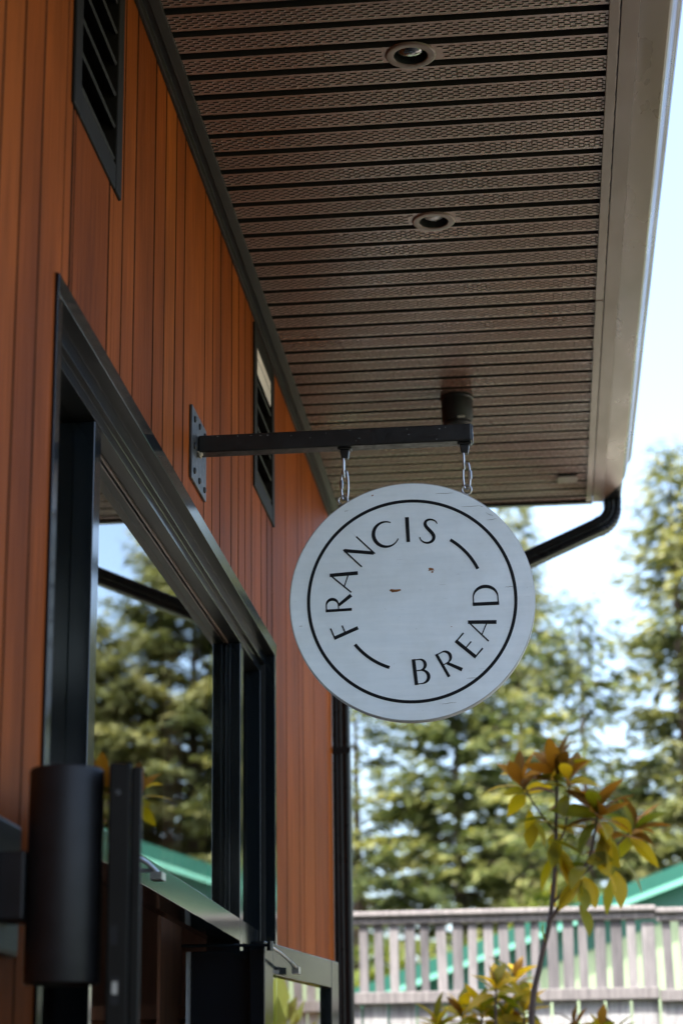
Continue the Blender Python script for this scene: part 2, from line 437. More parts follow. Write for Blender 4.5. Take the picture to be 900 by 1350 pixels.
gu.prism(gprof, -5.8, 7.6, yend=lambda x, z: 7.99-(x-.2985)*3.2)
gu.build('gutter', M['gutter'], shop, smooth=True)
ge = MB(); ge.box(.302, .372, 7.80, 8.085, 2.459, 2.50)
ge.build('gutter_outlet', M['downspout'], shop, bevel=.006)
# roof
rf = MB(); rf.prism([(.30, 2.575), (.398, 2.575), (.398, 2.60), (-7.7, 5.2), (-7.7, 5.05), (.30, 2.58)], -6.0, YE+.06)
rf.build('roof', M['roofing'], shop)

# downspout: rectangular pipe from the gutter outlet back to the wall and down
def sweep_rect(mb, pts, w, d, yc, ribs=None, mi=0):
    """rectangular tube (rounded corners, two ribs) along points in the XZ plane"""
    sec = []
    for sx, sy in ((1, 1), (-1, 1), (-1, -1), (1, -1)):
        cx, cy = sx*(w/2-.010), sy*(d/2-.010)
        a0 = {(1, 1): 0, (-1, 1): 90, (-1, -1): 180, (1, -1): 270}[(sx, sy)]
        for q in (0, 30, 60, 90):
            sec.append((cx+.010*math.cos(rad(a0+q)), cy+.010*math.sin(rad(a0+q))))
        if (sx, sy) == (-1, 1): pass
    # grooves pressed into the broad faces
    full = []
    n = len(sec)
    for i in range(n):
        full.append(sec[i])
        nx = sec[(i+1) % n]
        if math.hypot(nx[0]-sec[i][0], nx[1]-sec[i][1]) > .02:
            for f, dp in ((.22, 0), (.30, .003), (.40, .003), (.48, 0), (.55, 0), (.63, .003), (.73, .003), (.8, 0)):
                px, py = sec[i][0]+(nx[0]-sec[i][0])*f, sec[i][1]+(nx[1]-sec[i][1])*f
                if abs(nx[0]-sec[i][0]) > abs(nx[1]-sec[i][1]): py -= math.copysign(dp, py)
                else: px -= math.copysign(dp, px)
                full.append((px, py))
    n = len(full); vs = []
    P3 = [Vector((p[0], 0, p[1])) for p in pts]
    for i, p in enumerate(P3):
        t = (P3[min(i+1, len(P3)-1)]-P3[max(i-1, 0)]).normalized()
        nrm = Vector((t.z, 0, -t.x))
        s = ribs[i] if ribs else 1
        for a, b in full: vs.append(p+nrm*a*s+Vector((0, yc+b*s, 0)))
    fs = []
    for i in range(len(P3)-1):
        for k in range(n):
            k2 = (k+1) % n; fs.append((i*n+k, (i+1)*n+k, (i+1)*n+k2, i*n+k2))
    fs += [tuple(range(n)), tuple((len(P3)-1)*n+k for k in range(n))[::-1]]
    mb.add(vs, fs, mi)
def arc_path(p0, d0, d1, r, n):
    """elbow from heading d0 to heading d1 (degrees in XZ)"""
    out = []; p = Vector((p0[0], p0[1])); L = math.pi*r*abs(d1-d0)/180/n
    for i in range(n):
        a = rad(d0+(d1-d0)*(i+.5)/n); p = p+Vector((math.cos(a), math.sin(a)))*L; out.append((p.x, p.y))
    return out
ds = MB(); PY = 8.045
slope = 203.5
pts = [(.336, 2.475), (.336, 2.455), (.336, 2.432)]; ribs = [1.06, 1.06, 1.0]
e1 = arc_path(pts[-1], 270, slope, .085, 14); pts += e1; ribs += [1.05 if i % 2 else .97 for i in range(14)]
p = pts[-1]; Lx = p[0]-(-.735); q = (p[0]-Lx, p[1]-Lx*math.tan(rad(slope-180)))
pts += [(p[0]-.02, p[1]-.02*math.tan(rad(slope-180))), q]; ribs += [.96, .96]
e2 = arc_path(q, slope, 270, .085, 14); pts += e2; ribs += [1.05 if i % 2 else .97 for i in range(14)]
pts += [(pts[-1][0], pts[-1][1]-.02), (pts[-1][0], -H+.12)]; ribs += [1.0, 1.0]
sh = -.797-pts[-1][0]
n0 = 3+14+1
pts = pts[:n0]+[(a+sh, b-sh*math.tan(rad(slope-180))*-1) for a, b in pts[n0:-1]]+[(pts[-1][0]+sh, pts[-1][1])]
sweep_rect(ds, pts, .070, .078, PY, ribs)
dso = ds.build('downspout', M['downspout'], shop, smooth=True)
for zz in (1.45, -.6):
    stp = MB(); stp.box(-.832, -.757, PY-.0425, PY-.0400, zz-.012, zz+.012); stp.build('strap', M['downspout'], dso)

# louvred gable vents in the wall
def vent(y0, y1, z0, z1, pale):
    f = MB(); fw, d = .056, .007
    f.box(XW-.07, XW+d, y0, y0+fw, z0, z1, 0); f.box(XW-.07, XW+d, y1-fw, y1, z0, z1, 0)
    f.box(XW-.07, XW+d-.001, y0+fw, y1-fw, z0, z0+fw, 0); f.box(XW-.07, XW+d-.001, y0+fw, y1-fw, z1-fw, z1, 0)
    o = f.build('vent', M['vent'], shop, bevel=.003)
    b = MB(); b.box(XW-.155, XW-.150, y0+.02, y1-.02, z0+.02, z1-.02, 0)
    b.build('vent_backing', M['void'], o)
    s = MB(); z = z0+fw+.030
    while z < z1-fw-.02:
        m = Matrix.Translation((XW-.022, 0, z)) @ Matrix.Rotation(rad(36), 4, 'Y')
        s.box(-.030, .030, y0+fw+.001, y1-fw-.001, -.0028, .0028, 0, .5, m); z += .0735
    s.build('slats', M['vent'], o)
    if pale:
        q = MB(); q.box(XW+.0005, XW+.003, y0+fw+.012, y1-fw-.012, z1-fw-.085, z1-fw-.004)
        q.build('pale_panel', M['pale'], o)
vent(*VENTS[0], False)
vent(*VENTS[1], True)

# ---- the window: outer trim, stepped head, mullions, transom, panes
win = MB()
TX = -.823
def stepped(y0, y1):
    prof = [(-.832, 1.4790), (-.8215, 1.4750), (-.8230, 1.4380), (-.8530, 1.4375), (-.8530, 1.4215), (-.8543, 1.4050), (-.8680, 1.4045),
            (-.8682, 1.4030), (-.8695, 1.3810), (-.940, 1.3810), (-.940, 1.4790)]
    n = len(prof)
    win.prism(prof, y0, y1)
    for k in range(n):          # the undersides (outline edges 2, 5 and 8) are dull, the outer faces glossy
        if k in (2, 5, 8): win.mi[-n-2+k] = 1
stepped(3.285, 6.248)
win.box(-.965, TX-.0005, 3.286, 3.322, -.51, 1.4372); win.box(-.965, -.865, 3.322, 3.356, -.51, 1.380)
win.box(-.965, TX-.0005, 6.212, 6.247, -.51, 1.437); win.box(-.965, -.865, 6.178, 6.212, -.51, 1.380)
win.box(-.965, -.793, 3.28, 6.25, -.55, -.511)
wo = win.build('window', [M['black'], M['black_dull']], shop, bevel=.0008)
hd = MB()   # bead line on the underside of the head, against the pane
for xx in (-.9065,): hd.box(xx-.0022, xx+.0022, 3.884, 5.776, 1.3760, 1.3805)
hd.build('head_bead', M['brown_trim'], wo)
for y0, y1 in ((3.808, 3.867), (5.793, 5.852)):
    mu = MB(); mu.box(-.967, -.870, y0, y1, -.51, 1.380)
    mu.build('mullion', M['black'], wo, bevel=.0018)
for y0, y1, xf in ((5.735, 5.790, -.805), (3.777, 3.806, -.850)):
    jb = MB(); jb.box(-1.0, xf, y0, y1, -.509, .480); jb.build('casement_jamb', M['black'], wo, bevel=.002)
st = MB(); st.prism([(-.8700, .575), (-.8700, .5115), (-.930, .510), (-.967, .516), (-.967, .575), (-.930, .581), (-.886, .579)], 3.868, 5.792)
st.build('transom', M['black'], wo, bevel=.0015)
t2 = MB(); t2.box(-.967, -.870, 5.853, 6.177, .512, .575); t2.build('side_transom', M['black'], wo, bevel=.0015)
for y0, y1 in ((3.868, 3.879), (5.781, 5.792)):
    bd = MB(); bd.box(-.9110, -.898, y0, y1, .582, 1.3800); bd.build('glazing_bead', M['black'], wo, bevel=.001)
def pane(y0, y1, z0, z1, x=-.9165, parent=None):
    q = MB(); q.box(x, x+.005, y0, y1, z0, z1); return q.build('pane', M['glass'], parent or wo)
pane(3.868, 5.792, .582, 1.380)
pane(3.357, 3.807, -.50, 1.379); pane(5.853, 6.177, .576, 1.379); pane(5.853, 6.177, -.50, .511)
for y0, y1 in ((3.3, 3.80), (5.86, 6.2)):
    bl = MB(); bl.box(-1.12, -1.11, y0, y1, -.5, 1.42); bl.build('blind', M['interior'], wo)
q = MB(); q.box(-1.016, -1.0005, 5.742, 5.752, -.509, .480); q.build('jamb_liner', M['liner'], wo, bevel=.001)

# casement sashes folded back outside on their side hinges; local x runs along the sash from the hinge, local y is its thickness
def sash(hx, hy, ang, L, z0, z1, far):
    mtx = Matrix.Translation((hx, hy, 0)) @ Matrix.Rotation(ang, 4, 'Z')
    t, fw = (.044 if far else .033), .085
    s = MB()
    def bx(a, b, c, d, e, f): s.box(a, b, c, d, e, f, 0, .5, mtx)
    bx(0, fw, 0, t, z0, z1); bx(L-fw, L, 0, t, z0, z1)
    bx(fw, L-fw, .0008, t-.0008, z1-fw, z1); bx(fw, L-fw, .0008, t-.0008, z0, z0+fw)
    # rebate lip on the free stile
    sg = -1 if not far else 1
    if not far: bx(L-.034, L-.010, t+.0003, t+.017, z0+.004, z1-.004)
    o = s.build('casement_sash', M['black'] if far else M['black_dull'], shop, bevel=.003)
    q = MB(); q.box(fw, L-fw, t*.45, t*.6, z0+fw, z1-fw, 0, .5, mtx); q.build('pane', M['glass'], o)
    return o, mtx
# far sash: seen almost flat against the wall; near sash: only its free edge with the lock points
so, mt = sash(-.785, 5.690, rad(90-8.6), .82, -.47, .502, True)
# (local +y points to -X for this one, so the visible face is at local y = 0)
st2 = MB()
st2.tube([(-1.01, 5.64, .4885), (-.76, 5.655, .4865)], .0042, 8); st2.tube([(-.765, 5.655, .497), (-.765, 5.655, .472)], .009, 10)
st2.build('stay_rod', M['black'], so, smooth=True)
lk = MB(); lk.tube([(-.762, 5.66, .482), (-.745, 5.73, .470), (-.730, 5.84, .452)], .004, 8, 0); lk.tube([(-.731, 5.83, .453), (-.722, 5.91, .440)], .0055, 8, 0)
lk.box(-.736, -.716, 5.895, 5.945, .426, .446)
lk.build('stay_link', M['zinc'], so, smooth=True)
sn, mt2 = sash(-.812, 3.765, rad(-90+11.9), .815, -.47, .530, False)
def onend(a, b, z, dz, r):   # plate on the free edge
    q = MB(); q.box(.815, .8165, a, b, z-dz, z+dz, 0, .5, mt2); return q
q = onend(.006, .017, .275, .014, 0); q.build('lock_hole', M['void'], sn)
q = onend(.008, .020, .195, .020, 0); q.build('lock_hole', M['void'], sn)
q = MB(); q.box(.815, .818, .010, .018, .190, .208, 0, .5, mt2); q.build('keeper', M['zinc'], sn)
q = MB(); q.lathe([(.0, .002), (.004, .002), (.004, 0)], mt2 @ Matrix.Translation((.815, .014, .485)) @ Matrix.Rotation(rad(90), 4, 'Y'), 12)
q.build('screw', M['plate'], sn, smooth=True)
nl = MB(); nl.tube([(-.752, 3.74, .487), (-.738, 3.75, .478), (-.722, 3.77, .462)], .005, 8); nl.box(-.735, -.712, 3.76, 3.80, .449, .463)
nl.tube([(-.80, 3.75, .466), (-.73, 3.77, .466)], .004, 8)
nl.build('stay_link', M['zinc'], sn, smooth=True)

# ------------------------------------------------------------------ recessed soffit lights
def downlight(lx, ly, tilt, label, lens, dz):
    r = thing('recessed_light', label, 'light', (lx, ly, SOF), 'recessed lights in the soffit')
    T0 = Matrix.Translation((lx, ly, SOF))
    a = MB(); a.lathe([(.0405, -.0002), (.0405, -.0035), (.0415, -.0047), (.0430, -.0050), (.0560, -.0052), (.0578, -.0049), (.0600, -.0030), (.0610, -.0003)], T0, 48)
    a.f = [f for f in a.f if len(f) == 4]; a.mi = a.mi[:len(a.f)]; a.tone = a.tone[:len(a.f)]
    a.build('trim_ring', M['brown_trim'], r, smooth=True)
    c = MB(); c.lathe([(.0400, -.0030), (.0394, .0), (.0390, .050), (.0, .050)], T0, 40); c.f = [f for f in c.f if len(f) == 4]; c.mi = c.mi[:len(c.f)]; c.tone = c.tone[:len(c.f)]
    c.build('baffle', M['black_matte'], r, smooth=True)
    b = MB(); b.lathe([(.0, -.012), (.014, -.011), (.027, -.006), (.0345, .003), (.035, .012), (.0, .012)], T0 @ Matrix.Translation((0, 0, dz)) @ Matrix.Rotation(tilt, 4, 'X'), 36)
    b.build('lamp_lens', M[lens], r, smooth=True)
downlight(*LIGHTS[0], rad(20), 'brown ringed recessed light with large bulb nearest the camera in the soffit', 'dark_lens', .008)
downlight(*LIGHTS[1], rad(-8), 'smaller looking recessed soffit light with a bright lens above the sign arm', 'lens', .020)

# black surface-mounted lamp behind the end of the sign arm
cl = thing('ceiling_lamp', 'black drum-shaped soffit lamp just behind the tip of the sign arm', 'lamp', (-.240, 6.66, SOF))
T0 = Matrix.Translation((-.240, 6.66, SOF)) @ Matrix.Rotation(math.pi, 4, 'X')
a = MB(); a.lathe([(.058, .001), (.058, .010), (.0545, .014), (.0545, .088), (.050, .094), (.040, .094)], T0, 40); a.build('housing', M['black_matte'], cl, smooth=True)
a = MB(); a.lathe([(.040, .0945), (.050, .0945), (.052, .105), (.046, .112), (.036, .114)], T0, 40, closed=False); a.build('ring', M['black_matte'], cl, smooth=True)
a = MB(); a.box(-.236, -.212, 6.66-.0532, 6.66-.0510, 2.345, 2.351); a.build('painted_glint', M['glint'], cl)  # pale bar painting a small highlight on the housing
a = MB(); a.lathe([(.036, .112), (.030, .124), (.014, .132), (0, .134)], T0, 32); a.build('lens', M['black_matte'], cl, smooth=True)

# pale patch plate at the far end of the soffit
a = MB(); a.box(.112, .188, 7.60, 7.680, SOF-.010, SOF-.001, 0); a.box(.114, .186, 7.588, 7.599, SOF-.008, SOF-.001, 1)
tag(a.build('soffit_bracket', [M['brown_trim'], M['void']], bevel=.002), 'small brown clip plate under the far end of the soffit', 'bracket')

# ------------------------------------------------------------------ cylinder wall lamp (near left)
wl = thing('wall_lamp', 'matte black cylinder wall lamp on a short arm left of the window', 'lamp', (XW, 3.02, .36))
a = MB(); a.lathe([(.046, .003), (.0535, .003), (.056, .0005), (.0562, 0), (.0562, -.312), (.055, -.3155), (.050, -.3155), (.050, -.30), (0, -.30)], Matrix.Translation((-.717, 3.005, .524)), 56)
a.build('shade', M['black_matte'], wl, smooth=True)
a = MB(); a.lathe([(0, .004), (.046, .004), (.046, .001)], Matrix.Translation((-.717, 3.005, .524)), 40); a.build('top_cap', M['void'], wl, smooth=True)
a = MB(); a.lathe([(.0564, -.296), (.0564, -.2945)], Matrix.Translation((-.717, 3.005, .524)), 56); a.build('seam', M['void'], wl)
a = MB(); a.box(XW+.02, -.768, 2.965, 3.045, .300, .402); a.build('arm', M['black_matte'], wl, bevel=.004)
a = MB(); a.box(XW+.001, XW+.021, 2.93, 3.105, .255, .458); a.build('wall_plate', M['black_matte'], wl, bevel=.008)

# ------------------------------------------------------------------ sign bracket
AY = 4.772
br = thing('sign_bracket', 'black square-tube steel arm on a screwed wall plate holding the round sign', 'bracket', (XW, AY, 1.65))
a = MB(); a.box(XW+.0005, XW+.008, 4.668, 4.880, 1.534, 1.724); a.build('wall_plate', M['plate'], br, bevel=.0015)
for z in (1.700, 1.640, 1.570, 1.549):
    pass
for yy, zz in ((4.700, 1.695), (4.772, 1.700), (4.848, 1.700), (4.700, 1.625), (4.700, 1.560), (4.772, 1.556), (4.848, 1.556)):
    s = MB(); s.lathe([(0, .006), (.0045, .0055), (.008, .003), (.0085, 0)], Matrix.Translation((XW+.008, yy, zz)) @ Matrix.Rotation(rad(90), 4, 'Y'), 14)
    s.build('screw', M['black_matte'], br, smooth=True)
a = MB(); a.box(XW+.009, -.137, AY-.0225, AY+.0225, 1.6245, 1.6695); a.build('arm', M['steel_paint'], br, bevel=.004, seg=3)
a = MB(); a.box(-.1368, -.1345, AY-.020, AY+.020, 1.627, 1.667); a.build('end_cap', M['steel_paint'], br, bevel=.001)
w = MB(); rw = random.Random(5)
for i in range(16):
    m = Matrix.Translation((XW+.012+rw.uniform(-.002, .006), AY-.024+rw.uniform(-.004, .004), 1.612+i*.0007+rw.uniform(-.004, .004)))
    w.lathe([(0, -.004), (.004, 0), (0, .004)], m, 7)
w.build('weld', M['weld'], br)
LUGS = [(-.4545, 1.0), (-.1560, 1.0)]
for lx, _ in LUGS:
    a = MB(); a.box(lx-.0175, lx+.0175, AY-.013, AY+.013, 1.6190, 1.6243)
    a.add([(lx+sx*w_, AY+sy*.010, z) for z, w_ in ((1.5965, .0085), (1.6189, .0122)) for sx, sy in ((-1, -1), (1, -1), (1, 1), (-1, 1))], [(3, 2, 1, 0), (4, 5, 6, 7), (0, 1, 5, 4), (1, 2, 6, 5), (2, 3, 7, 6), (3, 0, 4, 7)])
    a.build('lug', M['steel_paint'], br, bevel=.002)
# scuffs on the arm
rs = random.Random(9)
for i in range(22):
    xx = rs.uniform(XW+.03, -.15); zz = 1.6690-abs(rs.gauss(0, .007)) if rs.random() < .7 else rs.uniform(1.629, 1.665)
    w_, h_ = rs.uniform(.0008, .003), rs.uniform(.0006, .0016)
    sc_ = MB(); sc_.box(xx-w_, xx+w_, AY-.0229, AY-.0224, max(1.629, zz-h_), min(1.666, zz+h_))
    sc_.build('scuff', M['scuff'], br)

# ------------------------------------------------------------------ hanging sign
SX, SZ, SR = -.2955, 1.2245, .2985
SM = Matrix.Translation((SX, AY, SZ)) @ Matrix.Rotation(rad(1.2), 4, 'Z')
sg = thing('hanging_sign', 'round white painted wooden shop sign lettered in black, hanging on two chains', 'sign', (SX, AY, SZ))
TH = .028
def turned(mb, prof, seg=160, mi=0):
    mb.lathe(prof, SM @ Matrix.Rotation(rad(90), 4, 'X'), seg, mi)
a = MB(); R0 = SR
prof = [(0, -TH/2), (R0-.003, -TH/2), (R0, -TH/2+.003), (R0, TH/2-.002), (R0-.0025, TH/2), (0, TH/2)]
turned(a, prof)
ns = 160
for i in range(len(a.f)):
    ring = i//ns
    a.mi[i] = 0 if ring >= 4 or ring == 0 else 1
a.build('board', [M['sign'], M['sign_edge']], sg, smooth=True)

FZ = -TH/2
_lift = [0]
def P2(u, v, d):  # a point on the sign face (u right, v up), d = distance in front of the face
    return SM @ Vector((u, FZ-d, v))
def ribbon(mb, pts, ws, close=False, thick=.0006, mi=0):
    _lift[0] += 1; base = .0002; top = thick+(_lift[0] % 7)*.00006
    n = len(pts); L, R = [], []
    for i in range(n):
        p = pts[i]
        if close: q0, q1 = pts[i-1], pts[(i+1) % n]
        else: q0, q1 = pts[max(i-1, 0)], pts[min(i+1, n-1)]
        dx, dy = q1[0]-q0[0], q1[1]-q0[1]; l = math.hypot(dx, dy) or 1
        nx, ny = -dy/l, dx/l; w = ws[i]/2 if isinstance(ws, (list, tuple)) else ws/2
        L.append((p[0]+nx*w, p[1]+ny*w)); R.append((p[0]-nx*w, p[1]-ny*w))
    vs = [P2(*x, top) for x in L]+[P2(*x, top) for x in R]+[P2(*x, base) for x in L]+[P2(*x, base) for x in R]
    fs = []
    for i in range(n if close else n-1):
        j = (i+1) % n
        fs += [(i, i+n, j+n, j), (i, j, j+2*n, i+2*n), (i+n, i+3*n, j+3*n, j+n)]
    if not close: fs += [(0, 2*n, 3*n, n), (n-1, 2*n-1, 4*n-1, 3*n-1)]
    mb.add(vs, fs, mi)
def arc(cx, cy, r, a0, a1, n=24, ry=None):
    return [(cx+r*math.cos(rad(a0+(a1-a0)*i/n)), cy+(ry or r)*math.sin(rad(a0+(a1-a0)*i/n))) for i in range(n+1)]
rg = MB(); rr = SR*.842
ribbon(rg, [(rr*math.cos(2*math.pi*i/180), rr*math.sin(2*math.pi*i/180)) for i in range(180)], .0078, True)
rg.build('border_ring', M['ink'], sg)

# letters: height 1, baseline at 0, x centred; strokes with thick / thin contrast
K, k_ = .135, .055
def mod(n, f): return [f(i/(n-1)) for i in range(n)]
def swell(n, lo, hi, p=1.0): return mod(n, lambda t: lo+(hi-lo)*math.sin(math.pi*t)**p)
def letter(ch):
    S = []
    if ch == 'I': S.append(([(0, 0), (0, 1)], [K, K*1.1]))
    elif ch == 'F':
        S += [([(-.14, 0), (-.14, 1)], [K, K]), ([(-.14, .965), (.27, .965)], [.05, .06]), ([(-.14, .52), (.19, .52)], [.045, .055])]
    elif ch == 'E':
        S += [([(-.16, 0), (-.16, 1)], [K, K]), ([(-.16, .965), (.26, .965)], [.05, .06]), ([(-.16, .53), (.19, .53)], [.045, .055]), ([(-.16, .033), (.27, .033)], [.05, .065])]
    elif ch == 'N':
        S += [([(-.36, 0), (-.36, 1)], [k_, k_]), ([(.36, 0), (.36, 1)], [k_, k_]), ([(-.36, .95), (.345, .05)], [K, K])]
    elif ch == 'A':
        S += [([(-.40, 0), (.0, .98)], [k_, k_]), ([(.40, 0), (-.01, 1.0)], [K*1.1, K]), ([(-.25, .33), (.25, .33)], [.045, .045])]
    elif ch == 'D':
        p = [(-.28, .965)]+arc(-.02, .5, .42, 90, -90, 28, .465)+[(-.28, .035)]
        S += [([(-.28, 0), (-.28, 1)], [K, K]), (p, [.045]+swell(29, .045, .13, 1.3)+[.045])]
    elif ch == 'B':
        p1 = [(-.22, .965)]+arc(-.01, .755, .21, 90, -90, 18, .21)+[(-.22, .545)]
        p2 = [(-.22, .543)]+arc(.0, .288, .27, 90, -90, 20, .255)+[(-.22, .033)]
        S += [([(-.22, 0), (-.22, 1)], [K, K]), (p1, [.04]+swell(19, .045, .12, 1.2)+[.04]), (p2, [.04]+swell(21, .045, .135, 1.2)+[.04])]
    elif ch == 'R':
        p1 = [(-.22, .965)]+arc(-.01, .735, .23, 90, -90, 18, .23)+[(-.22, .505)]
        S += [([(-.22, 0), (-.22, 1)], [.11, .11]), (p1, [.04]+swell(19, .045, .12, 1.2)+[.04]), ([(-.03, .50), (.34, 0)], [.11, K*1.05])]
    elif ch == 'C':
        p = arc(.04, .5, .49, 48, 318, 40, .50)
        S.append((p, mod(41, lambda t: .045+.10*math.sin(math.pi*min(1, t*1.05))**1.4)))
    elif ch == 'S':
        ctl = [(.235, .86), (.15, .945), (.02, .975), (-.12, .945), (-.205, .86), (-.21, .75), (-.15, .655), (-.02, .56), (.13, .455), (.225, .35), (.245, .235), (.19, .115), (.06, .035), (-.09, .03), (-.22, .09), (-.29, .19)]
        pts = []
        for i in range(len(ctl)-1):   # catmull-rom
            p0, p1, p2, p3 = ctl[max(i-1, 0)], ctl[i], ctl[i+1], ctl[min(i+2, len(ctl)-1)]
            for s in range(3):
                t = s/3
                pts.append(tuple(.5*(2*p1[c]+(p2[c]-p0[c])*t+(2*p0[c]-5*p1[c]+4*p2[c]-p3[c])*t*t+(3*p1[c]-p0[c]-3*p2[c]+p3[c])*t**3) for c in (0, 1)))
        pts.append(ctl[-1])
        S.append((pts, swell(len(pts), .04, .14, 1.6)))
    return S
LH = .2136*SR
def put(word, angles, outward, r, parent):
    for ch, an in zip(word, angles):
        mb = MB(); a_ = rad(an)
        cx, cy = r*math.cos(a_), r*math.sin(a_); rot = a_-math.pi/2 if outward else a_+math.pi/2
        cs, sn_ = math.cos(rot), math.sin(rot)
        for pts_, ws in letter(ch):
            if len(pts_) == 2:
                q = [pts_[0], ((pts_[0][0]+pts_[1][0])/2, (pts_[0][1]+pts_[1][1])/2), pts_[1]]; ws = [ws[0], (ws[0]+ws[1])/2, ws[1]]
            else: q = pts_
            tp = []
            for u, v in q:
                u *= LH; v = (v-.5)*LH
                tp.append((cx+u*cs-v*sn_, cy+u*sn_+v*cs))
            ribbon(mb, tp, [w*LH for w in ws])
        mb.build('letter', M['ink'], parent)
TW = -2.2
let = MB(); ribbon(let, [(r_*SR*.0+SR*.595*math.cos(rad(t)), SR*.595*math.sin(rad(t))) for r_, t in [(0, 59+TW-i*1.36) for i in range(25)]], .0078)
lo = let.build('dash_stroke', M['ink'], sg)
let = MB(); ribbon(let, [(SR*.588*math.cos(rad(t)), SR*.588*math.sin(rad(t))) for t in [219.5+TW+i*1.40 for i in range(25)]], .0078)
let.build('dash_stroke', M['ink'], sg)
put('FRANCIS', [a_+TW for a_ in (205.0, 184.0, 163.0, 137.2, 112.3, 94.2, 77.3)], True, SR*.598, sg)
put('BREAD', [a_+TW for a_ in (-82.2, -60.2, -39.3, -21.6, 3.0)], False, SR*.598, sg)
# chips and cracks in the paint
def blob(u, v, s, seed, name, m, ax=1.0):
    r_ = random.Random(seed); n = 11; vs = []
    rr_ = [s*r_.uniform(.45, 1.1) for _ in range(n)]
    for d in (.0004, .0002):
        for i in range(n):
            t = 2*math.pi*i/n; vs.append(P2(u+rr_[i]*math.cos(t)*ax, v+rr_[i]*math.sin(t)*.6, d))
    mb = MB(); mb.add(vs, [tuple(range(n))[::-1]]+[(i, (i+1) % n, (i+1) % n+n, i+n) for i in range(n)])
    return mb.build(name, m, sg)
S1 = SR/412
blob((390-446)*S1, (440-405)*S1, .0085, 2, 'rust_chip', M['rust'], 1.7); blob((383-446)*S1, (440-407)*S1, .0055, 5, 'rust_chip', M['rust'], 1.5)
blob((512-446)*S1, (440-336)*S1, .0085, 3, 'rust_chip', M['rust'], 1.2); blob((517-446)*S1, (440-345)*S1, .0060, 8, 'rust_chip', M['rust'], .6)
blob((320-446)*S1, (440-68)*S1, .0042, 6, 'rust_chip', M['rust'], .7); blob((576-446)*S1, (440-536)*S1, .0024, 9, 'rust_chip', M['rust'], 1)
rc = random.Random(21)
for u, v, l, tl in ((565, 70, 60, 0), (655, 119, 70, .02), (725, 168, 42, .08), (700, 122, 30, -.1), (775, 405, 36, .05), (72, 518, 12, .02), (640, 713, 40, .05), (560, 795, 50, .1), (230, 120, 14, .3), (690, 85, 20, .5), (715, 150, 24, -.55)):
    pts_ = []
    for i in range(7):
        pts_.append(((u+l*(i/6-.5)-446)*S1, (440-v+tl*l*(i/6-.5)+rc.uniform(-1, 1))*S1))
    pts_ = [p for p in pts_ if math.hypot(*p) < SR*.985]
    cr = MB()
    if len(pts_) > 2: ribbon(cr, pts_, [.0002+.0007*math.sin(math.pi*i/(len(pts_)-1)) for i in range(len(pts_))], thick=.0003)
    if cr.v: cr.build('crack', M['crack'], sg)
EYES = [(-.4610, SZ+.2650), (-.1545, SZ+.2785)]
EYE_Z = []
for (lx, _), (ex, ez0) in zip(LUGS, EYES):
    dx = ex-SX; zs = SZ+math.sqrt(SR*SR-dx*dx); zc = zs+.016; EYE_Z.append((ex, zc))
    e = MB(); e.tube([(ex+.0115*math.cos(t), AY, zc+.0115*math.sin(t)) for t in [2*math.pi*i/28 for i in range(28)]], .0028, 10, closed=True)
    e.tube([(ex, AY, zc-.0125), (ex, AY, zs-.012)], .0026, 8)
    e.build('eye_bolt', M['zinc'], sg, smooth=True)

# ------------------------------------------------------------------ hangers: quick link + chain link per side
def oval(c, w, h, r, plane, mb, seg=40):
    pts_ = []
    for i in range(seg):
        t = 2*math.pi*i/seg; a_ = math.cos(t)*w; b_ = math.sin(t); b_ = math.copysign(min(1, abs(b_)*1.25), b_)*h
        p = Vector((a_, 0, b_)) if plane == 0 else Vector((0, a_, b_))
        pts_.append(Vector(c)+p)
    mb.tube(pts_, r, 8, closed=True)
for i, ((lx, _), (ex, ez)) in enumerate(zip(LUGS, EYE_Z)):
    top = 1.600; bot = ez+.010; L = top-bot
    h = thing('chain_hanger', ['zinc chain hanger on the wall side of the sign, under the middle of the arm', 'zinc chain hanger at the outer tip of the sign arm'][i], 'chain', (lx, AY, top), 'chain hangers of the round sign')
    mid = bot+L*.54
    xa = lx-.003; xb = (lx+ex)/2+.002
    a = MB(); hh = (top-mid)/2+.006; oval((xa, AY, (top+mid)/2+.004), .0075, hh, .0026, 1, a)
    a.build('link', M['zinc'], h, smooth=True)
    a = MB(); hh = (mid-bot)/2+.010; oval((xb, AY, (mid+bot)/2+.002), .0085, hh, .0026, 0, a)
    a.lathe([(.0042, -.011), (.0048, -.009), (.0048, .009), (.0042, .011)], Matrix.Translation((xb-.0085 if i == 0 else xb+.0085, AY, (mid+bot)/2+.004)), 6)
    a.build('quick_link', M['zinc'], h, smooth=True)

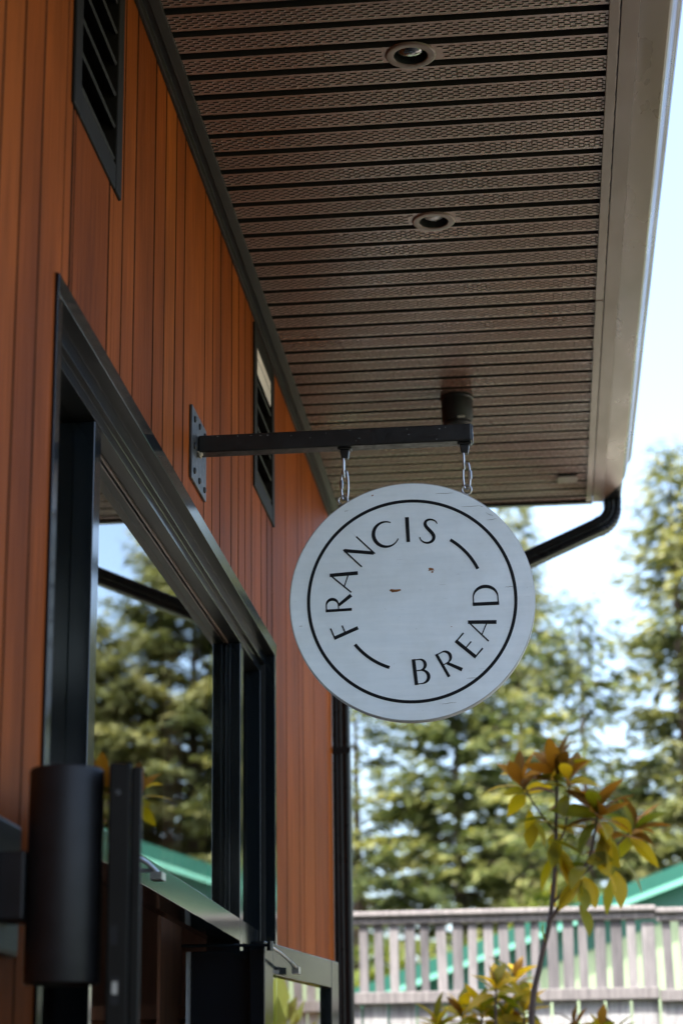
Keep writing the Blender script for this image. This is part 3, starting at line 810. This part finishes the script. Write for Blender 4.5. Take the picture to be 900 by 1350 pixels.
# ------------------------------------------------------------------ picket-topped fence
FY = 11.0
fn = thing('wooden_fence', 'weathered grey wooden fence with a row of pickets above solid boards', 'fence', (.53, FY, -H))
rf_ = random.Random(4)
def section(xa, xb, dz, px0, px1):
    a = MB(); x = px0
    while x < px1-.05:
        w_ = .052+rf_.uniform(-.008, .008); dy = rf_.uniform(-.003, .003); tl = rf_.gauss(0, .014)
        m = Matrix.Translation((x+w_/2, FY+dy, .845+dz)) @ Matrix.Rotation(tl, 4, 'Y')
        a.box(-w_/2, w_/2, -.010, .010, -.225, .214, 0, rf_.random(), m); x += .0825+rf_.uniform(-.004, .004)
    a.build('picket_panel', M['fence'], fn, bevel=.002, seg=1)
    t = MB(); t.box(xa, xb, FY-.030, FY+.045, 1.040+dz, 1.080+dz, 0, .6); t.box(xa-.002, xb+.002, FY-.055, FY+.06, 1.0805+dz, 1.108+dz, 0, .9)
    t.build('top_rail', M['fence_rail'], fn, bevel=.005)
    t = MB(); t.box(xa, xb, FY-.050, FY-.0125, .625+dz, .686+dz, 0, .4); t.build('middle_rail', M['fence_rail'], fn, bevel=.005)
    b = MB(); x = xa+.004
    while x < xb-.05:
        w_ = rf_.choice([.135, .14, .15]); b.box(x, x+w_-.012, FY-.008+rf_.uniform(-.002, .002), FY+.012, -H-.05, .640+dz, 0, rf_.random()); x += w_
    b.build('board_panel', M['fence_board'], fn, bevel=.002, seg=1)
section(-6.0, -1.873, .004, -5.98, -1.93); section(-1.87, .566, 0, -1.83, .485); section(.570, 2.937, -.014, .60, 2.90); section(2.943, 5.2, -.02, 2.99, 5.18)
for x in (-1.89, .526, 2.90):
    p_ = MB(); p_.box(x-.034, x+.034, FY-.0085, FY+.09, -H-.3, 1.024, 0, .9); p_.build('post', M['fence'], fn, bevel=.004)

# ------------------------------------------------------------------ green-roofed shed behind the fence
SY = 22.0
shd = thing('green_shed', 'pale green shed with a teal green gable roof behind the fence', 'shed', (2, SY, -H))
xe, ze, xp = -2.55, 1.045, 4.3; sl = .351; zp = ze+sl*(xp-xe); xr = xp+(xp-xe)
a = MB()
wp = [(xe+.3, -H-.1), (xr-.3, -H-.1), (xr-.3, ze+.10), (xp, zp-.01), (xe+.3, ze+.10)]
a.prism(wp, SY, SY+4.6); a.build('wall', M['shed_wall'], shd)
b = MB(); x = xe+.34
while x < xr-.3:   # siding battens
    zt = (ze+.08+sl*(x-xe-.3)) if x < xp else (ze+.08+sl*(xr-.3-x))
    b.box(x, x+.035, SY-.016, SY-.002, -H, zt); x += .30
b.build('batten', M['shed_wall'], shd)
t_ = .185; OH = .24
fz = MB()  # teal band painting the roof overhang's shadow onto the gable wall
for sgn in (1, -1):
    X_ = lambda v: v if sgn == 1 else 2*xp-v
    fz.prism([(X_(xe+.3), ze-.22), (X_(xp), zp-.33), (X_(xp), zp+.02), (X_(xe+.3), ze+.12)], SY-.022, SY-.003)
fz.build('rake_shade_band', M['shed_green'], shd)
a = MB()
for sgn in (1, -1):
    X_ = lambda v: v if sgn == 1 else 2*xp-v
    pr = [(X_(xe), ze+.03), (X_(xp), zp+.03), (X_(xp), zp+t_), (X_(xe), ze+t_)]
    a.prism(pr, SY-OH, SY+4.8)
a.build('roof', M['shed_green'], shd)
for sgn in (1, -1):
    X_ = lambda v: v if sgn == 1 else 2*xp-v
    f = MB(); f.prism([(X_(xe-.02), ze-.035), (X_(xp), zp-.028), (X_(xp), zp+.027), (X_(xe-.02), ze+.020)], SY-OH-.03, SY-OH+.02)
    f.build('rake_trim', M['shed_trim'], shd)

# ------------------------------------------------------------------ vegetation
def mesh_np(name, V, F, tone, m):
    me = bpy.data.meshes.new(name)
    nv, nf = len(V), len(F)
    me.vertices.add(nv); me.vertices.foreach_set('co', V.astype('f4').ravel())
    me.loops.add(nf*4); me.loops.foreach_set('vertex_index', F.astype('i4').ravel())
    me.polygons.add(nf); me.polygons.foreach_set('loop_start', np.arange(0, nf*4, 4, dtype='i4'))
    me.update(calc_edges=True)
    a = me.attributes.new('tone', 'FLOAT', 'FACE'); a.data.foreach_set('value', tone.astype('f4'))
    me.materials.append(m)
    return me

def conifer_meshes(seed, Ht, R, clear=.10, dens=1.0, droop=.2, ragged=.35, power=.75, size=1.0, needles='needle'):
    rg_ = np.random.default_rng(seed)
    tb = MB(); n = 14
    lean = rg_.normal(0, .012, 2)
    tb.tube([(lean[0]*i/n*Ht*.5, lean[1]*i/n*Ht*.5, Ht*i/n*.97-.05) for i in range(n+1)], [max(.012, .018*Ht*(1-i/n)**.9) for i in range(n+1)], 9)
    C0, D0, W0, Ln, Wd, Tn = [], [], [], [], [], []
    z = Ht*clear
    while z < Ht*.985:
        t = z/Ht
        nb = rg_.integers(4, 7)
        ph = rg_.uniform(0, 6.28)
        for b_ in range(nb):
            az = ph+6.283*b_/nb+rg_.normal(0, .25)
            L = R*((1-t)**power)*rg_.uniform(1-ragged, 1+ragged*.55)+.22
            if t < clear+.12: L *= rg_.uniform(.5, 1)
            el0 = -.15+.95*t**2+rg_.normal(0, .10)
            out = np.array([math.cos(az), math.sin(az), 0]); side = np.array([-math.sin(az), math.cos(az), 0])
            ns_ = max(3, int(L/.115*dens)); pts_ = []
            btone = rg_.normal(0, .2)
            for s in range(1, ns_+1):
                u = s/ns_; r = L*u
                zz = z+r*math.sin(el0)-droop*L*u*u*.6+.25*L*max(0, u-.7)**2*3
                pts_.append((out[0]*r, out[1]*r, zz))
                if u < .14 and L > 1: continue
                for sg_ in (-1, 1):
                    for q in range(2):
                        l = (.20+.42*math.sin(math.pi*min(1, .25+u*.75))*(min(L, 2.4)/2.4+.35)*.75)*rg_.uniform(.6, 1.25)*size*.78
                        a_ = rg_.uniform(.35, 1.2)
                        d = out*math.cos(a_)+side*sg_*math.sin(a_)
                        d = d+np.array([0, 0, rg_.normal(-.22, .25)]); d /= np.linalg.norm(d)
                        c = np.array([out[0]*r, out[1]*r, zz])+rg_.normal(0, .05, 3)
                        nrm = np.array([0, 0, 1.0])+rg_.normal(0, .55, 3)
                        w_ = np.cross(nrm, d); w_ /= np.linalg.norm(w_)+1e-6
                        C0.append(c); D0.append(d); W0.append(w_); Ln.append(l); Wd.append(l*rg_.uniform(.20, .34))
                        Tn.append(np.clip(.42+.25*(u-.5)+btone+rg_.normal(0, .18), 0, 1))
            if L > .8:
                p_ = [(0, 0, z)]+pts_[::max(1, len(pts_)//4)]
                tb.tube(p_, [max(.006, .022*L/2.5*(1-i/len(p_))) for i in range(len(p_))], 5)
        z += rg_.uniform(.16, .34)*(1 if t < .8 else .7)
    C0, D0, W0 = map(np.array, (C0, D0, W0)); Ln = np.array(Ln)[:, None]; Wd = np.array(Wd)[:, None]
    sag = np.array([[0, 0, -1.0]])*Ln*.16
    a = C0; b = C0+D0*Ln*.45+W0*Wd*.5; c = C0+D0*Ln+sag; d = C0+D0*Ln*.45-W0*Wd*.5
    V = np.stack([a, b, c, d], 1).reshape(-1, 3); F = np.arange(len(V)).reshape(-1, 4)
    return tb, mesh_np('crown', V, F, np.array(Tn), M[needles])

KIND = {}
def conifer(kind, x, y, hscale, rot, label, sx=1.0):
    if kind not in KIND:
        kw = {'pale': dict(seed=29, Ht=14, R=4.5, droop=.3, power=.6, ragged=.35, dens=1.4, needles='pale_needle'),
              'narrow': dict(needles='pale_needle', seed=11, Ht=14, R=2.7, droop=.15, power=.85, ragged=.45, dens=1.15),
              'full': dict(seed=23, Ht=14, R=4.4, droop=.3, power=.62, ragged=.35, dens=1.4),
              'loose': dict(seed=37, Ht=13, R=3.3, droop=.1, power=.6, ragged=.7, dens=.55, clear=.12),
              'old': dict(seed=53, Ht=15, R=4.0, droop=.35, power=.5, ragged=.5, dens=1.2, clear=.08)}[kind]
        tb, cm = conifer_meshes(**kw)
        t0 = tb.build('trunk', M['bark'], None, smooth=True, local=True); tm_ = t0.data; bpy.data.objects.remove(t0)
        KIND[kind] = (tm_, cm, kw['Ht'])
    tm_, cm, Ht = KIND[kind]
    e = thing('conifer_tree', label, 'tree', (x, y, -H), 'tall conifers behind the fence')
    s = hscale/Ht
    e.scale = (s*sx, s*sx, s); e.rotation_euler = (0, 0, rot)
    for nm, me in (('trunk', tm_), ('crown', cm)):
        o = bpy.data.objects.new(nm, me); COL.objects.link(o); o.parent = e
    return e
conifer('narrow', 2.76, 38, 14.15, .4, 'tall pointed conifer at the right edge against white sky', 1.25)
conifer('narrow', -.36, 46, 15.6, 2.2, 'conifer tip poking up between the round sign and the downspout', .9)
conifer('loose', .75, 37, 10.9, 1.0, 'sparse open conifer right of the round sign below the downspout', 1.0)
conifer('old', -1.7, 41, 11.2, 3.3, 'broad dark conifer low behind the round sign and magnolia', 1.1)
conifer('loose', -3.85, 42, 11.8, 5.1, 'ragged conifer with sky gaps beside the black wall pipe', 1.05)
conifer('full', 2.1, 47, 9.2, .9, 'lower bushy conifer filling between the open tree and the pointed tree', 1.0)
conifer('pale', 5.3, 41, 14.0, 4.0, 'big full conifer mirrored in the middle of the window pane', 1.15)
conifer('pale', 7.4, 40, 11.6, 2.6, 'shorter conifer mirrored at the left of the window pane', 1.0)
conifer('narrow', 4.3, 50, 11.5, 5.6, 'slim conifer behind the pointed tree, right edge and mirror', 1.2)
conifer('old', -.3, 52, 9.0, 1.9, 'farthest dark conifer behind the fence middle', 1.1)
conifer('old', 6.4, 54, 12.5, 3.7, 'conifer behind the big mirrored conifer, darker and further off', 1.15)
conifer('full', -5.9, 50, 10.2, .2, 'conifer mostly hidden behind the shop corner pipe', 1.0)
conifer('full', 9.9, 47, 13.0, 1.2, 'conifer at the far right of the mirrored row')

conifer('full', -3.5, -21, 17.5, .7, 'unseen light-blocking conifer added far behind the viewpoint along the shop wall', 1.2)  # unseen trees added to block low sky light and darken frame reflections
conifer('full', 3.5, -22, 18.0, 4.4, 'unseen light-blocking conifer added far behind the viewpoint across the path', 1.2)

def shrub(x, y, r, h, label, seed, m='shrub'):
    rg_ = np.random.default_rng(seed); n = 3600
    e = thing('shrub', label, 'shrub', (x, y, -H), 'shrubs behind the shed and fence')
    tb = MB()
    cen = []
    for i in range(26):
        a_ = rg_.uniform(0, 6.28); rr_ = r*math.sqrt(rg_.uniform(0, .8)); zz = h*rg_.uniform(.3, .95)*(1-.35*(rr_/r)**2)
        cen.append((rr_*math.cos(a_), rr_*math.sin(a_), zz, rg_.uniform(.25, .5)*r*.8))
    for c in cen[:12]: tb.tube([(0, 0, -.05), (c[0]*.4, c[1]*.4, c[2]*.5), c[:3]], [.04, .025, .008], 6)
    k_i = rg_.integers(0, len(cen), n); CC = np.array(cen)
    d = rg_.normal(0, 1, (n, 3)); d /= np.linalg.norm(d, axis=1)[:, None]
    P_ = CC[k_i, :3]+d*(CC[k_i, 3]*rg_.uniform(.55, 1.05, n))[:, None]
    dr = d+rg_.normal(0, .6, (n, 3)); dr /= np.linalg.norm(dr, axis=1)[:, None]
    w_ = np.cross(dr, rg_.normal(0, 1, (n, 3))); w_ /= np.linalg.norm(w_, axis=1)[:, None]
    l = rg_.uniform(.12, .30, n)[:, None]
    V = np.stack([P_, P_+dr*l*.5+w_*l*.25, P_+dr*l, P_+dr*l*.5-w_*l*.25], 1).reshape(-1, 3)
    tn = np.clip(.5+.15*np.repeat(rg_.normal(0, 1, len(cen)), 1)[k_i]+rg_.normal(0, .15, n), 0, 1)
    me = mesh_np('foliage', V, np.arange(len(V)).reshape(-1, 4), tn, M[m])
    tb.build('stems', M['bark'], e, local=True)
    o = bpy.data.objects.new('foliage', me); COL.objects.link(o); o.parent = e
shrub(.1, 31, 1.7, 5.4, 'bright yellow-green shrub behind the shed roof slope', 3)
shrub(-1.5, 32, 1.6, 4.4, 'round green shrub low behind the pickets', 4)
shrub(-3.3, 31, 1.8, 4.3, 'green shrub beside the wall pipe behind the fence', 5)
shrub(2.6, 34, 1.7, 6.2, 'light green shrub above the shed roof below the pointed conifer', 6)
shrub(5.6, 33, 2.0, 6.0, 'shrub over the shed roof mirrored low in the window', 7)

shrub(1.8, 9.8, .95, 2.2, 'light shrub in front of the fence mirrored in the folded back casement', 8)

# ---- magnolia-like plants with big glossy leaves
LR = random.Random(77)
def leaf(mb, base, d, up, L, W, curl, fold, mi, tone):
    d = Vector(d).normalized(); up = Matrix.Rotation(LR.gauss(0, .5), 3, d) @ Vector(up); s = d.cross(up).normalized(); n = s.cross(d).normalized()
    rows = []; K_ = 7
    for i in range(K_+1):
        t = i/K_
        w_ = W*.5*(math.sin(math.pi*t**1.05)**.9 if 0 < t < 1 else 0)+.0015
        bend = -curl*t*t*L
        c = Vector(base)+d*L*(t-.10*curl*t*t)+n*bend
        rows.append((c-s*w_+n*w_*fold, c, c+s*w_+n*w_*fold))
    vs = [p for r_ in rows for p in r_]; fs = []
    for i in range(K_):
        for j in (0, 1): fs.append((i*3+j, i*3+j+1, (i+1)*3+j+1, (i+1)*3+j))
    mb.add(vs, fs, mi, tone)
def whorl(plant, tip, axis, n, Lm, seed, bronze, spread=(25, 85), droopn=0, yellow=0):
    r_ = random.Random(seed); mb = MB(); ax = Vector(axis).normalized()
    p = ax.orthogonal().normalized(); q_ = ax.cross(p)
    for i in range(n):
        az = 2.4*i+r_.uniform(-.3, .3); f = i/max(1, n-1)
        th = rad(spread[0]+(spread[1]-spread[0])*f+r_.uniform(-8, 8))
        d = ax*math.cos(th)+(p*math.cos(az)+q_*math.sin(az))*math.sin(th)
        base = Vector(tip)-ax*.05*f
        b_ = r_.random() < bronze*(1.15-.6*f)
        y_ = r_.random() < yellow
        leaf(mb, base, d, ax, Lm*r_.uniform(.70, 1.05), Lm*r_.uniform(.29, .37), r_.uniform(.1, .55), r_.uniform(.15, .5), 2 if y_ else (1 if b_ else 0), r_.random())
    for i in range(droopn):
        az = r_.uniform(0, 6.28); base = Vector(tip)-ax*r_.uniform(.07, .22)
        d = Vector((math.cos(az)*.55, math.sin(az)*.55, -r_.uniform(.5, 1.1)))
        leaf(mb, base, d, (math.cos(az), math.sin(az), .3), Lm*r_.uniform(.75, 1.1), Lm*r_.uniform(.31, .40), r_.uniform(.1, .3), r_.uniform(.1, .35), 0, r_.uniform(.3, 1))
    mb.build('leaf_cluster', [M['mag'], M['bronze'], M['bloom']], plant, smooth=True)
def stem(plant, pts_, r0, r1):
    mb = MB(); V_ = [Vector(p) for p in pts_]; out = []
    for i in range(len(V_)-1):
        p0, p1, p2, p3 = V_[max(i-1, 0)], V_[i], V_[i+1], V_[min(i+2, len(V_)-1)]
        for s in range(5):
            t = s/5; out.append(.5*(2*p1+(p2-p0)*t+(2*p0-5*p1+4*p2-p3)*t*t+(3*p1-p0-3*p2+p3)*t**3))
    out.append(V_[-1]); n = len(out)
    mb.tube(out, [r0+(r1-r0)*i/(n-1) for i in range(n)], 8); return mb.build('stem', M['stem'], plant, smooth=True)
Y9 = 8.5
pl = thing('magnolia', 'tall thin-stemmed magnolia with bronze young leaf whorls above the fence rail', 'plant', (-0.143, Y9, -H))
stem(pl, [(-0.143, Y9, -H), (-0.116, Y9, -0.358), (-0.083, Y9, 0.395), (-0.037, Y9, 0.634), (0.009, Y9, 0.810), (0.041, Y9, 1.038), (0.055, Y9, 1.253), (0.067, Y9+.02, 1.432)], .016, .006)
stem(pl, [(0.004, Y9, 0.801), (0.067, Y9-.03, 0.881), (0.143, Y9-.05, 0.984), (0.192, Y9-.06, 1.083), (0.225, Y9-.06, 1.244)], .010, .005)
stem(pl, [(0.027, Y9, 0.881), (0.116, Y9+.05, 0.962), (0.224, Y9+.08, 1.060), (0.309, Y9+.09, 1.127), (0.380, Y9+.10, 1.194)], .007, .004)
stem(pl, [(0.045, Y9, 1.105), (0.085, Y9-.03, 1.172), (0.106, Y9-.05, 1.279), (0.115, Y9-.05, 1.378)], .005, .0035)
stem(pl, [(0.041, Y9, 1.172), (-0.018, Y9+.03, 1.262), (-0.049, Y9+.05, 1.315), (-0.081, Y9+.06, 1.396)], .005, .0035)
whorl(pl, (0.064, Y9+.02, 1.432), (.02, -.05, 1), 15, .165, 1, .85, (8, 80))
whorl(pl, (0.115, Y9-.05, 1.387), (.3, -.1, 1), 11, .15, 2, .8, (15, 95), 1)
whorl(pl, (-0.085, Y9+.06, 1.387), (-.25, 0, 1), 12, .165, 3, .75, (12, 95), 3)
whorl(pl, (0.227, Y9-.06, 1.244), (.0, -.1, 1), 18, .185, 4, .72, (14, 105), 7)
whorl(pl, (0.380, Y9+.10, 1.190), (.5, .1, 1), 14, .175, 5, .70, (14, 100), 3)
whorl(pl, (0.052, Y9, 1.217), (0, 0, 1), 4, .17, 6, .15, (60, 110), 6)
whorl(pl, (0.170, Y9-.055, 1.065), (.2, 0, 1), 5, .18, 8, .15, (50, 105), 5)
whorl(pl, (0.018, Y9+.02, 1.253), (-.2, 0, 1), 3, .16, 9, .2, (60, 110), 3)
mb = MB(); leaf(mb, (-0.011, Y9-.01, 0.716), (-.2, -.3, 1), (-1, 0, .2), .09, .035, .1, .3, 0, .3); mb.build('leaf_cluster', M['mag'], pl, smooth=True)

p2 = thing('rhododendron', 'bushy low plant with yellow young leaves at the bottom edge left of the magnolia stem', 'plant', (-.30, 9.25, -H))
for bx_, bz, sd, bz_ in ((-.24, .60, 21, .35), (-.155, .635, 22, .2), (-.40, .50, 23, .45), (-.31, .50, 24, .1), (-.50, .44, 25, .3), (-.20, .47, 26, .1), (-.12, .50, 27, .1)):
    yy = 9.25+random.Random(sd).uniform(-.12, .12)
    stem(p2, [(-.30, 9.25, -H), (-.28+(bx_+.3)*.4, 9.25, -.3), (bx_*.9-.03, yy, bz-.25), (bx_, yy, bz-.02)], .012, .005)
    whorl(p2, (bx_, yy, bz-.01), ((bx_+.3)*.8, -.15, 1), 12, .15, sd, bz_, (10, 100), 4, .30 if sd in (22, 21, 24) else .06)
p3 = thing('rhododendron', 'small dark-leaved plant at the bottom edge right of the magnolia stem', 'plant', (.17, 9.1, -H))
for bx_, bz, sd in ((.10, .42, 31), (.21, .405, 32), (.16, .36, 33), (.27, .37, 34)):
    stem(p3, [(.17, 9.1, -H), (.17, 9.1, -.4), (bx_, 9.1, bz-.2), (bx_, 9.1, bz-.02)], .010, .004)
    whorl(p3, (bx_, 9.1, bz-.01), ((bx_-.17)*1.2, -.1, 1), 10, .125, sd, .35, (10, 95), 2)

# ------------------------------------------------------------------ sky, sun, camera
SUN_EL, SUN_AZ = 57.0, 212.0        # azimuth clockwise from +Y: the sun stands behind the camera and a little to the left
w = bpy.data.worlds.new('World'); SC.world = w; w.use_nodes = True
nt = w.node_tree; nt.nodes.clear()
ow = nt.nodes.new('ShaderNodeOutputWorld'); bg = nt.nodes.new('ShaderNodeBackground'); sk = nt.nodes.new('ShaderNodeTexSky')
sk.sky_type = 'NISHITA'; sk.sun_disc = False; sk.sun_elevation = rad(SUN_EL); sk.sun_rotation = rad(SUN_AZ)
sk.air_density = 1.0; sk.dust_density = 3.5; sk.ozone_density = 1.0
bg.inputs['Strength'].default_value = .15
nt.links.new(sk.outputs[0], bg.inputs['Color']); nt.links.new(bg.outputs[0], ow.inputs['Surface'])
sl_ = bpy.data.lights.new('sun', 'SUN'); sl_.energy = 3.0; sl_.angle = rad(.5); sl_.color = (1, .95, .86)
so_ = bpy.data.objects.new('sun', sl_); COL.objects.link(so_)
dirv = Vector((math.sin(rad(SUN_AZ))*math.cos(rad(SUN_EL)), math.cos(rad(SUN_AZ))*math.cos(rad(SUN_EL)), math.sin(rad(SUN_EL))))
so_.rotation_euler = dirv.to_track_quat('Z', 'Y').to_euler(); so_.location = (0, 0, 30)

cam = bpy.data.cameras.new('camera'); co = bpy.data.objects.new('camera', cam); COL.objects.link(co)
p_, yw, rl = 0.29549708, -0.0971328, -0.01356583
cp, sp, cy, sy = math.cos(p_), math.sin(p_), math.cos(yw), math.sin(yw)
fwd = Vector((sy*cp, cy*cp, sp)); right = Vector((cy, -sy, 0)); up = right.cross(fwd)
r2 = right*math.cos(rl)+up*math.sin(rl); u2 = up*math.cos(rl)-right*math.sin(rl)
co.matrix_world = Matrix(((r2.x, u2.x, -fwd.x, 0), (r2.y, u2.y, -fwd.y, 0), (r2.z, u2.z, -fwd.z, H), (0, 0, 0, 1)))
cam.sensor_fit = 'VERTICAL'; cam.sensor_height = 36; cam.sensor_width = 24; cam.lens = 36*2667.9/1350
cam.clip_start = .05; cam.clip_end = 1000
cam.dof.use_dof = True; cam.dof.focus_distance = 4.93; cam.dof.aperture_fstop = 3.4; cam.dof.aperture_blades = 9
SC.camera = co
vs_ = SC.view_settings; vs_.view_transform = 'Standard'; vs_.look = 'None'; vs_.gamma = 1; vs_.exposure = 2.1
SC.render.engine = 'CYCLES'
SC.cycles.max_bounces = 10; SC.cycles.diffuse_bounces = 5; SC.cycles.transparent_max_bounces = 16
SC.cycles.use_denoising = True
